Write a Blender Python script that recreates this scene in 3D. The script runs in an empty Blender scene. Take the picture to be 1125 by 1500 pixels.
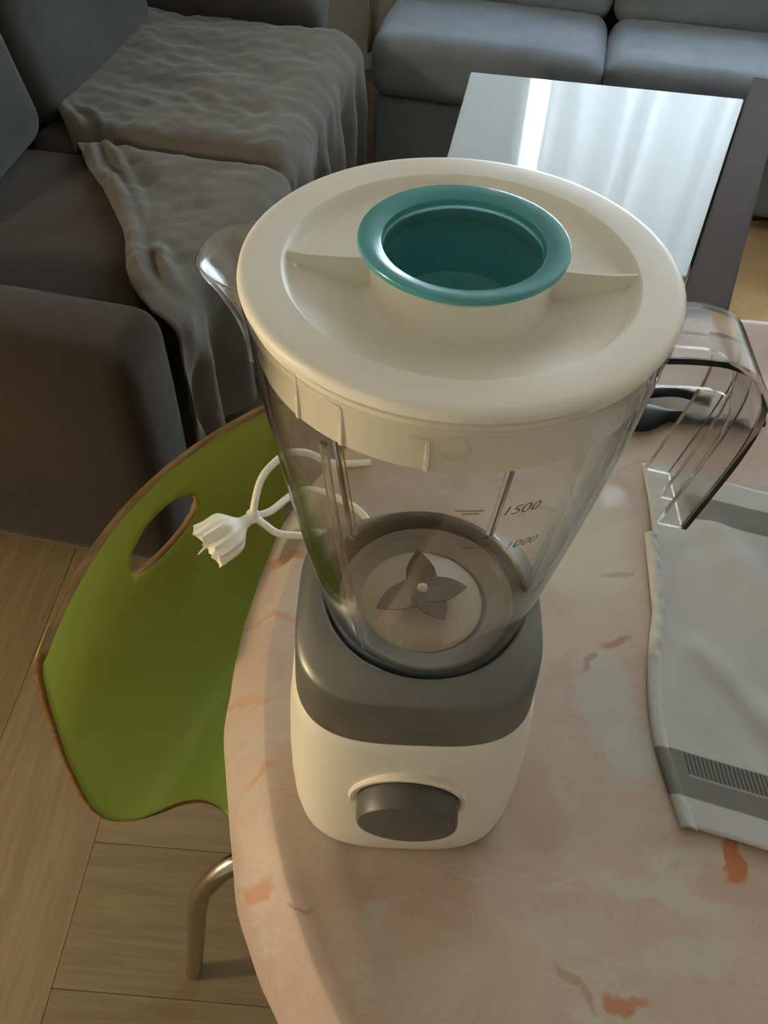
import bpy, bmesh, math, random
from mathutils import Vector, Matrix, noise

S = bpy.context.scene
COL = S.collection
random.seed(7)
PI = math.pi
T = 0.75                                   # height of the table top above the floor

# ------------------------------------------------------------------ camera
cam_d = bpy.data.cameras.new('camera')
cam = bpy.data.objects.new('camera', cam_d)
COL.objects.link(cam)
yaw, pitch, roll = math.radians(-1.614), math.radians(48.861), math.radians(3.113)
fw = Vector((math.sin(yaw) * math.cos(pitch), math.cos(yaw) * math.cos(pitch), -math.sin(pitch)))
rt = fw.cross(Vector((0, 0, 1))).normalized()
up = rt.cross(fw)
r2 = rt * math.cos(roll) + up * math.sin(roll)
u2 = up * math.cos(roll) - rt * math.sin(roll)
m = Matrix((r2, u2, -fw)).transposed().to_4x4()
m.translation = Vector((-0.01294, -0.24601, 0.51154 + T))
cam.matrix_world = m
cam_d.sensor_fit = 'VERTICAL'
cam_d.sensor_height = 36.0
cam_d.lens = 36.0 * 1250.0 / 1500.0
cam_d.clip_start = 0.02
S.camera = cam

# ------------------------------------------------------------------ world, lights, exposure
S.view_settings.view_transform = 'Standard'
S.view_settings.look = 'None'
S.view_settings.gamma = 1.0
S.view_settings.use_curve_mapping = False
S.view_settings.exposure = 1.6
S.cycles.use_denoising = True
S.cycles.max_bounces = 20
S.cycles.transmission_bounces = 16
S.cycles.diffuse_bounces = 6
S.cycles.transparent_max_bounces = 24
S.cycles.sample_clamp_indirect = 6.0

w = bpy.data.worlds.new('overcast_sky')
S.world = w
w.use_nodes = True
bg = w.node_tree.nodes['Background']
bg.inputs[0].default_value = (0.74, 0.87, 1.0, 1)
bg.inputs[1].default_value = 10.5

WX0, WX1, WZ0, WZ1, WY = 0.30, 2.00, 0.80, 2.12, 3.0          # window opening in the back wall


def lamp(name, kind, loc, energy, color, **kw):
    d = bpy.data.lights.new(name, kind)
    d.energy = energy
    d.color = color
    for k, v in kw.items():
        setattr(d, k, v)
    o = bpy.data.objects.new(name, d)
    o.location = loc
    COL.objects.link(o)
    return o


p = lamp('window_portal', 'AREA', ((WX0 + WX1) / 2, WY + 0.16, (WZ0 + WZ1) / 2), 1.0, (1, 1, 1),
         shape='RECTANGLE', size=WX1 - WX0, size_y=WZ1 - WZ0)
p.rotation_euler = (-PI / 2, 0, 0)
p.data.cycles.is_portal = True
lamp('warm_room_lamp', 'POINT', (-1.45, -0.20, T + 0.20), 13.0, (1.0, 0.79, 0.50), shadow_soft_size=0.06)


# ------------------------------------------------------------------ materials
def rgb(h):
    """sRGB 0-255 -> linear"""
    return tuple(((c / 255) / 12.92 if c / 255 <= 0.04045 else ((c / 255 + 0.055) / 1.055) ** 2.4) for c in h) + (1,)


class NT:
    def __init__(s, name):
        s.m = bpy.data.materials.new(name)
        s.m.use_nodes = True
        s.n = s.m.node_tree.nodes
        s.l = s.m.node_tree.links
        s.b = s.n['Principled BSDF']
        s.out = s.n['Material Output']

    def node(s, t, **kw):
        n = s.n.new(t)
        for k, v in kw.items():
            setattr(n, k, v)
        return n

    def inp(s, sock, v):
        if hasattr(v, 'is_output'):
            s.l.new(v, sock)
        elif v is not None:
            sock.default_value = v

    def math(s, op, a, b=None, c=None):
        n = s.node('ShaderNodeMath', operation=op)
        s.inp(n.inputs[0], a)
        s.inp(n.inputs[1], b)
        s.inp(n.inputs[2], c)
        return n.outputs[0]

    def coord(s, kind='Object', scale=(1, 1, 1), rot=(0, 0, 0), loc=(0, 0, 0)):
        tc = s.node('ShaderNodeTexCoord')
        mp = s.node('ShaderNodeMapping')
        mp.inputs['Scale'].default_value = scale
        mp.inputs['Rotation'].default_value = rot
        mp.inputs['Location'].default_value = loc
        s.l.new(tc.outputs[kind], mp.inputs[0])
        return mp.outputs[0]

    def noise(s, v, scale, detail=4, rough=0.55, dist=0.0):
        n = s.node('ShaderNodeTexNoise')
        s.l.new(v, n.inputs['Vector'])
        n.inputs['Scale'].default_value = scale
        n.inputs['Detail'].default_value = detail
        n.inputs['Roughness'].default_value = rough
        n.inputs['Distortion'].default_value = dist
        return n.outputs[0]

    def ramp(s, f, a, b):
        n = s.node('ShaderNodeMapRange')
        n.interpolation_type = 'SMOOTHSTEP'
        s.inp(n.inputs[0], f)
        n.inputs[1].default_value = a
        n.inputs[2].default_value = b
        return n.outputs[0]

    def mix(s, f, a, b):
        n = s.node('ShaderNodeMix', data_type='RGBA')
        s.inp(n.inputs[0], f)
        s.inp(n.inputs[6], a)
        s.inp(n.inputs[7], b)
        return n.outputs[2]

    def bump(s, h, strength=0.3, dist=0.002):
        n = s.node('ShaderNodeBump')
        n.inputs['Strength'].default_value = strength
        n.inputs['Distance'].default_value = dist
        s.l.new(h, n.inputs['Height'])
        s.l.new(n.outputs[0], s.b.inputs['Normal'])


def plain(name, col, rough=0.5, metal=0.0, spec=0.5, vary=0.06, vscale=30, bump=0.0, coat=0.0):
    t = NT(name)
    t.b.inputs['Roughness'].default_value = rough
    t.b.inputs['Metallic'].default_value = metal
    t.b.inputs['Specular IOR Level'].default_value = spec
    t.b.inputs['Coat Weight'].default_value = coat
    v = t.coord()
    n = t.noise(v, vscale)
    c = rgb(col)
    d = tuple(x * (1 - vary) for x in c[:3]) + (1,)
    e = tuple(min(1, x * (1 + vary)) for x in c[:3]) + (1,)
    t.inp(t.b.inputs['Base Color'], t.mix(n, d, e))
    if bump:
        t.bump(n, bump, 0.001)
    return t.m


def fabric(name, col, scale=500, wr=7, vary=0.12, bump=0.4):
    t = NT(name)
    t.b.inputs['Roughness'].default_value = 0.95
    t.b.inputs['Specular IOR Level'].default_value = 0.15
    t.b.inputs['Sheen Weight'].default_value = 0.15
    v = t.coord()
    big = t.noise(v, wr, 5, 0.6)
    fine = t.noise(v, scale, 2)
    c = rgb(col)
    d = tuple(x * (1 - vary) for x in c[:3]) + (1,)
    e = tuple(min(1, x * (1 + vary)) for x in c[:3]) + (1,)
    t.inp(t.b.inputs['Base Color'], t.mix(t.ramp(big, 0.3, 0.7), d, e))
    t.bump(t.math('ADD', t.math('MULTIPLY', big, 2.0), t.math('MULTIPLY', fine, 0.12)), bump, 0.006)
    return t.m


def clear_plastic(name, tint=(0.978, 0.975, 0.962), edge=(0.40, 0.39, 0.37), ior=1.5):
    t = NT(name)
    t.n.remove(t.b)
    tr = t.node('ShaderNodeBsdfTransparent')
    gl = t.node('ShaderNodeBsdfGlossy')
    gl.inputs['Roughness'].default_value = 0.04
    gl.inputs['Color'].default_value = (1, 1, 1, 1)
    lw = t.node('ShaderNodeLayerWeight')
    lw.inputs[0].default_value = 0.35
    col = t.mix(t.ramp(lw.outputs['Facing'], 0.5, 0.95), tint + (1,), edge + (1,))
    t.l.new(col, tr.inputs[0])
    fr = t.node('ShaderNodeFresnel')
    ge = t.node('ShaderNodeNewGeometry')
    t.l.new(t.math('MULTIPLY_ADD', ge.outputs['Backfacing'], 1 / ior - ior, ior), fr.inputs[0])
    mx = t.node('ShaderNodeMixShader')
    t.l.new(fr.outputs[0], mx.inputs[0])
    t.l.new(tr.outputs[0], mx.inputs[1])
    t.l.new(gl.outputs[0], mx.inputs[2])
    t.l.new(mx.outputs[0], t.out.inputs[0])
    return t.m


def wood(name, c1, c2, axis=1, scale=9.0, rough=0.5, stretch=14):
    t = NT(name)
    sc = [stretch] * 3
    sc[axis] = 1.0
    oi = t.node('ShaderNodeObjectInfo')
    v0 = t.coord('Object', tuple(sc))
    ad = t.node('ShaderNodeVectorMath', operation='ADD')
    cb = t.node('ShaderNodeCombineXYZ')
    for i in range(3):
        t.l.new(t.math('MULTIPLY', oi.outputs['Random'], 40.0), cb.inputs[i])
    t.l.new(v0, ad.inputs[0])
    t.l.new(cb.outputs[0], ad.inputs[1])
    n = t.noise(ad.outputs[0], scale, 6, 0.6, 0.6)
    f = t.ramp(n, 0.32, 0.68)
    col = t.mix(f, rgb(c1), rgb(c2))
    hs = t.node('ShaderNodeHueSaturation')
    t.l.new(col, hs.inputs['Color'])
    t.l.new(t.math('MULTIPLY_ADD', oi.outputs['Random'], 0.2, 0.9), hs.inputs['Value'])
    t.l.new(hs.outputs[0], t.b.inputs['Base Color'])
    t.b.inputs['Roughness'].default_value = rough
    t.b.inputs['Specular IOR Level'].default_value = 0.2
    t.bump(n, 0.12, 0.002)
    return t.m


def cloth_print():
    t = NT('marbled_vinyl')
    t.b.inputs['Roughness'].default_value = 0.45
    t.b.inputs['Specular IOR Level'].default_value = 0.25
    v = t.coord()
    n1 = t.noise(v, 9, 5, 0.6, 0.9)
    n2 = t.noise(v, 26, 5, 0.65, 1.2)
    n3 = t.noise(t.coord(scale=(1, 2.4, 1), rot=(0, 0, 0.5)), 11, 5, 0.6, 1.6)
    base = t.mix(t.ramp(n1, 0.38, 0.62), rgb((175, 154, 140)), rgb((182, 164, 148)))
    white = t.math('MULTIPLY', t.ramp(n3, 0.52, 0.70), 0.55)
    col = t.mix(white, base, rgb((180, 181, 170)))
    vein = t.ramp(t.math('ABSOLUTE', t.math('SUBTRACT', n2, 0.5)), 0.012, 0.0)
    col = t.mix(t.math('MULTIPLY', vein, 0.22), col, rgb((150, 122, 106)))
    # printed blotches: warped ellipses at fixed places of the print
    warp = t.node('ShaderNodeTexNoise')
    warp.inputs['Scale'].default_value = 34
    warp.inputs['Detail'].default_value = 3
    t.l.new(v, warp.inputs['Vector'])
    wv = t.node('ShaderNodeVectorMath', operation='MULTIPLY_ADD')
    t.l.new(warp.outputs['Color'], wv.inputs[0])
    wv.inputs[1].default_value = (0.03, 0.03, 0)
    wv.inputs[2].default_value = (-0.015, -0.015, 0)
    pv = t.node('ShaderNodeVectorMath', operation='ADD')
    t.l.new(v, pv.inputs[0])
    t.l.new(wv.outputs[0], pv.inputs[1])

    def blob(col, cx, cy, rx, ry, rot, c, k=1.0, soft=0.6):
        mp = t.node('ShaderNodeMapping', vector_type='TEXTURE')
        mp.inputs['Location'].default_value = (cx - 0.32, cy - 0.08, 0)
        mp.inputs['Rotation'].default_value = (0, 0, rot)
        mp.inputs['Scale'].default_value = (rx, ry, 1000)
        t.l.new(pv.outputs[0], mp.inputs[0])
        ln = t.node('ShaderNodeVectorMath', operation='LENGTH')
        t.l.new(mp.outputs[0], ln.inputs[0])
        return t.mix(t.math('MULTIPLY', t.ramp(ln.outputs['Value'], 1.15, 1.15 - soft), k), col, rgb(c))

    W = (176, 180, 168)
    P = (172, 146, 130)
    O = (172, 108, 68)
    O2 = (180, 132, 102)
    for a in [(0.135, 0.045, 0.022, 0.055, 0.15, W, 0.6), (0.15, 0.01, 0.02, 0.02, 0.0, W, 0.6),
              (0.150, -0.074, 0.055, 0.007, -0.22, W, 0.55), (0.10, -0.10, 0.03, 0.012, 0.2, W, 0.3),
              (0.165, -0.107, 0.03, 0.012, 0.3, W, 0.35), (0.13, 0.19, 0.045, 0.075, 0.0, (188, 184, 164), 0.75),
              (0.03, -0.10, 0.04, 0.02, 0.2, P, 0.3), (0.08, -0.03, 0.02, 0.05, 0.3, P, 0.6),
              (0.20, -0.07, 0.03, 0.012, -0.2, P, 0.6), (0.33, 0.46, 0.13, 0.07, 0.0, (160, 124, 106), 0.8),
              (0.2047, -0.0545, 0.006, 0.0125, 0.12, O, 0.95, 0.35), (0.126, -0.134, 0.010, 0.004, -0.3, O, 0.75),
              (0.104, -0.128, 0.016, 0.003, -0.9, (158, 116, 92), 0.5),
              (-0.097, 0.153, 0.016, 0.006, -0.45, O2, 0.95), (-0.10, 0.094, 0.03, 0.003, -0.1, O2, 0.6),
              (-0.079, -0.089, 0.008, 0.006, 0.3, O, 0.7), (-0.11, 0.03, 0.03, 0.003, 0.15, O2, 0.5),
              (-0.09, -0.02, 0.012, 0.004, 0.2, O2, 0.5), (0.148, 0.098, 0.012, 0.0035, 0.35, (160, 122, 106), 0.8),
              (0.125, 0.075, 0.012, 0.003, 0.9, (160, 126, 110), 0.7), (0.195, 0.105, 0.018, 0.004, 0.1, (160, 122, 106), 0.7),
              (0.155, 0.16, 0.02, 0.003, 0.2, (160, 130, 114), 0.5), (0.1, 0.215, 0.02, 0.003, -0.1, (160, 130, 114), 0.5),
              (-0.054, -0.098, 0.008, 0.0015, -0.2, (130, 106, 86), 0.6)]:
        col = blob(col, *a)
    t.l.new(col, t.b.inputs['Base Color'])
    t.bump(t.math('ADD', n1, t.math('MULTIPLY', n2, 0.35)), 0.25, 0.004)
    return t.m


def towel_mat():
    t = NT('towel_weave')
    t.b.inputs['Roughness'].default_value = 0.9
    t.b.inputs['Specular IOR Level'].default_value = 0.2
    tc = t.node('ShaderNodeTexCoord')
    sp = t.node('ShaderNodeSeparateXYZ')
    t.l.new(tc.outputs['UV'], sp.inputs[0])
    u, v = sp.outputs[0], sp.outputs[1]          # metres along and up the towel

    def band(x, a, b, e=0.0008):
        return t.math('MULTIPLY', t.ramp(x, a - e, a + e), t.ramp(x, b + e, b - e))
    ticks = t.ramp(t.math('SINE', t.math('MULTIPLY', u, 2 * PI / 0.0027)), -0.15, 0.5)
    n = t.noise(t.coord(), 20, 4)
    col = t.mix(n, rgb((172, 173, 170)), rgb((184, 184, 178)))
    right = t.ramp(u, 0.010, 0.0115)
    g = rgb((118, 118, 113))
    col = t.mix(t.math('MULTIPLY', band(v, 0.020, 0.052), t.ramp(u, 0.0, 0.002)), col, g)
    hatch = t.math('MULTIPLY', band(v, 0.0365, 0.0515), right)
    col = t.mix(t.math('MULTIPLY', hatch, ticks), col, rgb((80, 80, 80)))
    col = t.mix(t.math('MULTIPLY', band(v, 0.0350, 0.0365, 0.0004), right), col, rgb((150, 149, 143)))
    col = t.mix(t.math('MULTIPLY', band(v, 0.262, 0.290, 0.001), t.ramp(u, 0.030, 0.034)), col, g)
    t.l.new(col, t.b.inputs['Base Color'])
    w_ = t.noise(t.coord(), 900, 2)
    t.bump(t.math('ADD', t.math('MULTIPLY', w_, 0.1), n), 0.3, 0.003)
    return t.m


def sheer():
    t = NT('sheer_curtain')
    t.n.remove(t.b)
    n = t.noise(t.coord(scale=(1, 1, 0.03)), 16, 4)
    tl = t.node('ShaderNodeBsdfTranslucent')
    df = t.node('ShaderNodeBsdfDiffuse')
    tp = t.node('ShaderNodeBsdfTransparent')
    for b in (tl, df):
        t.l.new(t.mix(n, (0.36, 0.38, 0.38, 1), (0.92, 0.93, 0.92, 1)), b.inputs[0])  # upright streaks paint the folds' light and shade into the colour
    m1 = t.node('ShaderNodeMixShader')
    m1.inputs[0].default_value = 0.35
    t.l.new(tl.outputs[0], m1.inputs[1])
    t.l.new(df.outputs[0], m1.inputs[2])
    m2 = t.node('ShaderNodeMixShader')
    m2.inputs[0].default_value = 0.10
    t.l.new(m1.outputs[0], m2.inputs[1])
    t.l.new(tp.outputs[0], m2.inputs[2])
    t.l.new(m2.outputs[0], t.out.inputs[0])
    return t.m


def teal_mat():
    t = NT('teal_plastic')
    t.b.inputs['Base Color'].default_value = rgb((66, 148, 152))
    t.b.inputs['Roughness'].default_value = 0.22
    t.b.inputs['Subsurface Weight'].default_value = 0.5
    t.b.inputs['Subsurface Radius'].default_value = (0.002, 0.006, 0.006)
    t.b.inputs['Subsurface Scale'].default_value = 1.0
    n = t.noise(t.coord(), 60)
    t.inp(t.b.inputs['Base Color'], t.mix(n, rgb((72, 147, 150)), rgb((78, 153, 156))))
    return t.m


M = dict(
    wall=plain('wall_paint', (206, 202, 194), 0.9, bump=0.05),
    ceil=plain('ceiling_paint', (222, 220, 214), 0.9),
    oak=wood('oak_along_y', (110, 94, 70), (122, 106, 80), 1, 7),
    oakx=wood('oak_along_x', (110, 94, 70), (122, 106, 80), 0, 7),
    subfloor=plain('floor_underlay', (104, 88, 68), 0.9),
    cloth=cloth_print(),
    towel=towel_mat(),
    white=plain('white_plastic', (226, 221, 206), 0.36, spec=0.5, vary=0.01),
    lid=plain('white_lid_plastic', (236, 233, 220), 0.42, spec=0.28, vary=0.012),
    grey=plain('grey_satin_plastic', (116, 117, 112), 0.42, spec=0.7, vary=0.02, metal=0.6),
    dgrey=plain('dark_grey_plastic', (84, 84, 78), 0.42, vary=0.03),
    clear=clear_plastic('clear_plastic'),
    steel=plain('blade_steel', (92, 86, 76), 0.45, metal=0.5, vary=0.05),
    chrome=plain('chrome_tube', (190, 182, 168), 0.16, metal=1.0, vary=0.02),
    floorcap=plain('jar_floor_plastic', (178, 169, 150), 0.35, vary=0.08, vscale=60),
    ringp=plain('jar_collar_plastic', (138, 132, 124), 0.12, vary=0.03),
    teal=teal_mat(),
    green=plain('green_laminate', (158, 172, 66), 0.42, vary=0.03, vscale=8),
    ply=wood('plywood_edge', (108, 82, 44), (134, 104, 60), 0, 30, 0.5, 3),
    cord=plain('white_cord', (226, 224, 208), 0.45, vary=0.03),
    black=plain('black_gloss', (22, 24, 26), 0.35, vary=0.1, spec=0.15),
    print=plain('printed_scale', (116, 111, 104), 0.6),
    sofa=fabric('sofa_dark_fabric', (66, 65, 64), 420, 6),
    sofabrown=fabric('sofa_brown_fabric', (46, 38, 30), 420, 6),
    blue=fabric('sofa_bluegrey_fabric', (118, 127, 137), 420, 6),
    sheet=fabric('cotton_sheet', (95, 91, 84), 600, 9, 0.1, 0.5),
    gloss=plain('white_gloss_lacquer', (168, 173, 171), 0.05, spec=0.055, vary=0.01),
    dwood=wood('dark_wood', (58, 44, 38), (84, 66, 56), 1, 10, 0.65, 10),
    rug=fabric('rug_weave', (206, 172, 122), 260, 12, 0.1, 0.5),
    rail=plain('rail_dark_wood', (66, 58, 54), 0.8, spec=0.08, vary=0.12),
    leg=plain('painted_leg', (70, 60, 52), 0.5),
    frame=plain('white_window_frame', (230, 230, 226), 0.4),
    sheer=sheer(),
    drape=fabric('heavy_curtain', (206, 206, 200), 500, 12, 0.05, 0.2),
)
hg = NT('handle_clear_plastic')
hg.b.inputs['Base Color'].default_value = (0.93, 0.92, 0.89, 1)
hg.b.inputs['Transmission Weight'].default_value = 1.0
hg.b.inputs['Roughness'].default_value = 0.05
hg.b.inputs['IOR'].default_value = 1.49
hg.bump(hg.noise(hg.coord(), 120, 2), 0.03, 0.001)
M['hclear'] = hg.m
gt = NT('window_pane_glass')
gt.n.remove(gt.b)
_a, _b, _c, _f = gt.node('ShaderNodeBsdfTransparent'), gt.node('ShaderNodeBsdfGlossy'), gt.node('ShaderNodeMixShader'), gt.node('ShaderNodeFresnel')
_b.inputs['Roughness'].default_value = 0.0
_c.inputs[0].default_value = 0.06
gt.l.new(_a.outputs[0], _c.inputs[1])
gt.l.new(_b.outputs[0], _c.inputs[2])
gt.l.new(_c.outputs[0], gt.out.inputs[0])
M['pane'] = gt.m


# ------------------------------------------------------------------ mesh helpers
def obj(name, bm, mat, parent=None, smooth=True, loc=None):
    me = bpy.data.meshes.new(name)
    bmesh.ops.recalc_face_normals(bm, faces=bm.faces)
    bm.to_mesh(me)
    bm.free()
    for mt in (mat if isinstance(mat, (list, tuple)) else [mat]):
        me.materials.append(mt)
    if smooth:
        me.polygons.foreach_set('use_smooth', [True] * len(me.polygons))
        me.set_sharp_from_angle(angle=math.radians(38))
    o = bpy.data.objects.new(name, me)
    COL.objects.link(o)
    if parent:
        o.parent = parent
    if loc is not None:
        o.location = loc
    return o


def tag(o, label, cat, group=None):
    o['label'] = label
    o['category'] = cat
    if group:
        o['group'] = group
    return o


def struct(o):
    o['kind'] = 'structure'
    return o


def thing(name, label, cat, loc=(0, 0, 0), rz=0.0):
    o = bpy.data.objects.new(name, None)
    o.empty_display_size = 0.05
    COL.objects.link(o)
    o.location = loc
    o.rotation_euler = (0, 0, rz)
    return tag(o, label, cat)


def loft(bm, rings, closed=True, cap0=False, cap1=False):
    vs = [[bm.verts.new(q) for q in r] for r in rings]
    n = len(vs[0])
    for a, b in zip(vs, vs[1:]):
        for i in range(n if closed else n - 1):
            j = (i + 1) % n
            bm.faces.new((a[i], a[j], b[j], b[i]))
    if cap0:
        bm.faces.new(vs[0][::-1])
    if cap1:
        bm.faces.new(vs[-1])
    return vs


def lathe(bm, prof, n=96, cx=0.0, cy=0.0, off=None, a0=0.0, a1=2 * PI):
    full = abs(a1 - a0 - 2 * PI) < 1e-6
    rings = []
    for r, z in prof:
        ox, oy = off(z) if off else (0, 0)
        k = n if full else n + 1
        rings.append([(cx + ox + r * math.cos(a0 + (a1 - a0) * i / n), cy + oy + r * math.sin(a0 + (a1 - a0) * i / n), z) for i in range(k)])
    return loft(bm, rings, full, full and prof[0][0] > 1e-5 and False, False)


def box(bm, c, s, bevel=0.0, seg=3, rot=None):
    r = bmesh.ops.create_cube(bm, size=1.0)
    vs = r['verts']
    bmesh.ops.scale(bm, vec=s, verts=vs)
    if bevel:
        es = {e for v in vs for e in v.link_edges}
        g = bmesh.ops.bevel(bm, geom=list(es), offset=bevel, segments=seg, affect='EDGES', profile=0.5)
        vs = list({v for f in g['faces'] for v in f.verts} | {v for v in vs if v.is_valid})
    if rot is not None:
        bmesh.ops.rotate(bm, cent=(0, 0, 0), matrix=rot, verts=vs)
    bmesh.ops.translate(bm, vec=c, verts=vs)
    return vs


def catmull(P, n=8):
    P = [Vector(q) for q in P]
    out = []
    for i in range(len(P) - 1):
        a, b, c, d = P[max(i - 1, 0)], P[i], P[i + 1], P[min(i + 2, len(P) - 1)]
        for k in range(n):
            t = k / n
            out.append(0.5 * (2 * b + (c - a) * t + (2 * a - 5 * b + 4 * c - d) * t * t + (3 * b - a - 3 * c + d) * t ** 3))
    out.append(P[-1])
    return out


def tube(bm, P, r, n=10):
    rings = []
    prev = None
    for i, q in enumerate(P):
        d = (P[min(i + 1, len(P) - 1)] - P[max(i - 1, 0)]).normalized()
        if prev is None:
            a = d.cross(Vector((0, 0, 1)))
            if a.length < 1e-3:
                a = d.cross(Vector((1, 0, 0)))
            a.normalize()
        else:
            a = (prev - d * prev.dot(d)).normalized()
        prev = a
        b = d.cross(a)
        rr = r(i / (len(P) - 1)) if callable(r) else r
        rings.append([q + (a * math.cos(2 * PI * k / n) + b * math.sin(2 * PI * k / n)) * rr for k in range(n)])
    loft(bm, rings, True, True, True)


def grid(bm, fn, nu, nv, uvfn=None):
    vs = [[bm.verts.new(fn(i / nu, j / nv)) for i in range(nu + 1)] for j in range(nv + 1)]
    uv = bm.loops.layers.uv.new('UVMap') if uvfn else None
    for j in range(nv):
        for i in range(nu):
            f = bm.faces.new((vs[j][i], vs[j][i + 1], vs[j + 1][i + 1], vs[j + 1][i]))
            if uv:
                for lp, (a, b) in zip(f.loops, ((i, j), (i + 1, j), (i + 1, j + 1), (i, j + 1))):
                    lp[uv].uv = uvfn(a / nu, b / nv)
    return vs


def solidify(o, t, offset=-1, rim=None):
    md = o.modifiers.new('thickness', 'SOLIDIFY')
    md.thickness = t
    md.offset = offset
    if rim is not None:
        md.material_offset_rim = rim
    return o


def sell(a, n, k, phi=0.0):
    c, s = math.cos(k), math.sin(k)
    x = a * math.copysign(abs(c) ** (2 / n), c)
    y = a * math.copysign(abs(s) ** (2 / n), s)
    return x * math.cos(phi) - y * math.sin(phi), x * math.sin(phi) + y * math.cos(phi)


def sm(a, b, x):
    t = min(1, max(0, (x - a) / (b - a)))
    return t * t * (3 - 2 * t)


# ------------------------------------------------------------------ room
RX0, RX1, RY0, RY1, RH = -1.75, 2.4, -2.0, WY, 2.6
bm = bmesh.new()
box(bm, ((RX0 + RX1) / 2, (RY0 + RY1) / 2, -0.06), (RX1 - RX0, RY1 - RY0, 0.08))
floor = struct(obj('floor', bm, M['subfloor'], smooth=False))


def plank_mesh(name, lx, ly, mt):
    b = bmesh.new()
    box(b, (0, 0, 0), (lx - 0.0006, ly - 0.0006, 0.02), 0.0006, 1)
    o = obj(name, b, mt, smooth=False)
    return o


PW, PL, XJ = 0.19, 1.26, -0.419
pa = plank_mesh('plank', PW, PL, M['oak'])
pb = plank_mesh('plank', PL, PW, M['oakx'])
first = [True, True]


def put_plank(src, i, x, y):
    o = src if first[i] else src.copy()
    if not first[i]:
        COL.objects.link(o)
    first[i] = False
    o.parent = floor
    o.location = (x, y, -0.01)


for i in range(7):
    for k in range(-1, 4):
        x = XJ - PW * (i + 0.5)
        y = RY0 + 0.35 * (i % 3) + PL * (k + 0.5)
        if RY0 + PL / 2 - 0.02 < y < RY1 - PL / 2 + 0.02 and x > RX0 + PW / 2:
            put_plank(pa, 0, x, y)
for j in range(26):
    for k in range(3):
        x = XJ + PL * (k + 0.5)
        y = RY0 + 0.09 + PW * (j + 0.5)
        if y < RY1 - PW / 2 and x < RX1 - 0.5:
            put_plank(pb, 1, x, y)


def slab(name, c, s, mt):
    b = bmesh.new()
    box(b, c, s)
    return struct(obj(name, b, mt, smooth=False))


slab('ceiling', ((RX0 + RX1) / 2, (RY0 + RY1) / 2, RH + 0.05), (RX1 - RX0 + 0.2, RY1 - RY0 + 0.2, 0.1), M['ceil'])
HW = RH + 0.1
slab('wall_left', (RX0 - 0.05, (RY0 + RY1) / 2, RH / 2 - 0.05), (0.1, RY1 - RY0 + 0.2, HW), M['wall'])
slab('wall_right', (RX1 + 0.05, (RY0 + RY1) / 2, RH / 2 - 0.05), (0.1, RY1 - RY0 + 0.2, HW), M['wall'])
slab('wall_front', ((RX0 + RX1) / 2, RY0 - 0.05, RH / 2 - 0.05), (RX1 - RX0, 0.1, HW), M['wall'])
b = bmesh.new()
box(b, ((RX0 + WX0) / 2, WY + 0.06, RH / 2 - 0.05), (WX0 - RX0, 0.12, HW))
box(b, ((RX1 + WX1) / 2, WY + 0.06, RH / 2 - 0.05), (RX1 - WX1, 0.12, HW))
box(b, ((WX0 + WX1) / 2, WY + 0.06, WZ0 / 2 - 0.05), (WX1 - WX0, 0.12, WZ0 + 0.1))
box(b, ((WX0 + WX1) / 2, WY + 0.06, (RH + WZ1) / 2), (WX1 - WX0, 0.12, RH - WZ1))
struct(obj('wall_back', b, M['wall'], smooth=False))
b = bmesh.new()
wm = (WX0 + WX1) / 2
for x, wd in ((WX0 + 0.025, 0.05), (WX1 - 0.025, 0.05), (wm, 0.06)):
    box(b, (x, WY + 0.08, (WZ0 + WZ1) / 2), (wd, 0.05, WZ1 - WZ0), 0.004, 1)
for z in (WZ0 + 0.025, WZ1 - 0.025):
    for x0, x1 in ((WX0 + 0.05, wm - 0.03), (wm + 0.03, WX1 - 0.05)):
        box(b, ((x0 + x1) / 2, WY + 0.08, z), (x1 - x0, 0.05, 0.05), 0.004, 1)
win = struct(obj('window_1', b, M['frame'], smooth=False))
for x0, x1 in ((WX0 + 0.05, wm - 0.03), (wm + 0.03, WX1 - 0.05)):
    b = bmesh.new()
    box(b, ((x0 + x1) / 2, WY + 0.085, (WZ0 + WZ1) / 2), (x1 - x0, 0.006, WZ1 - WZ0 - 0.1))
    obj('pane', b, M['pane'], win, smooth=False)


def curtain(name, x0, x1, y, z0, z1, folds, amp, mt, label, th=0.002):
    b = bmesh.new()

    def fn(u, v):
        x = x0 + (x1 - x0) * u
        ph = 2 * PI * folds * u + 1.3 * noise.noise(Vector((u * 9, v * 0.7, 3.1)))
        return (x + 0.012 * math.sin(ph * 0.5 + 2 * v), y + amp * math.sin(ph) + 0.5 * amp * noise.noise(Vector((u * 30, v, 0))), z0 + (z1 - z0) * v)
    grid(b, fn, int(folds * 14), 14)
    o = obj(name, b, mt)
    return tag(o, label, 'curtain')


curtain('sheer_curtain', 0.40, 2.10, WY - 0.07, 0.06, 2.3, 13, 0.036, M['sheer'],
        'pale sheer curtain hanging in front of the back window')
o = curtain('heavy_curtain', -0.25, 0.315, WY - 0.07, 0.06, 2.3, 6, 0.03, M['drape'],
            'off-white curtain gathered at the left side of the back window')
solidify(o, 0.004)

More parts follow.
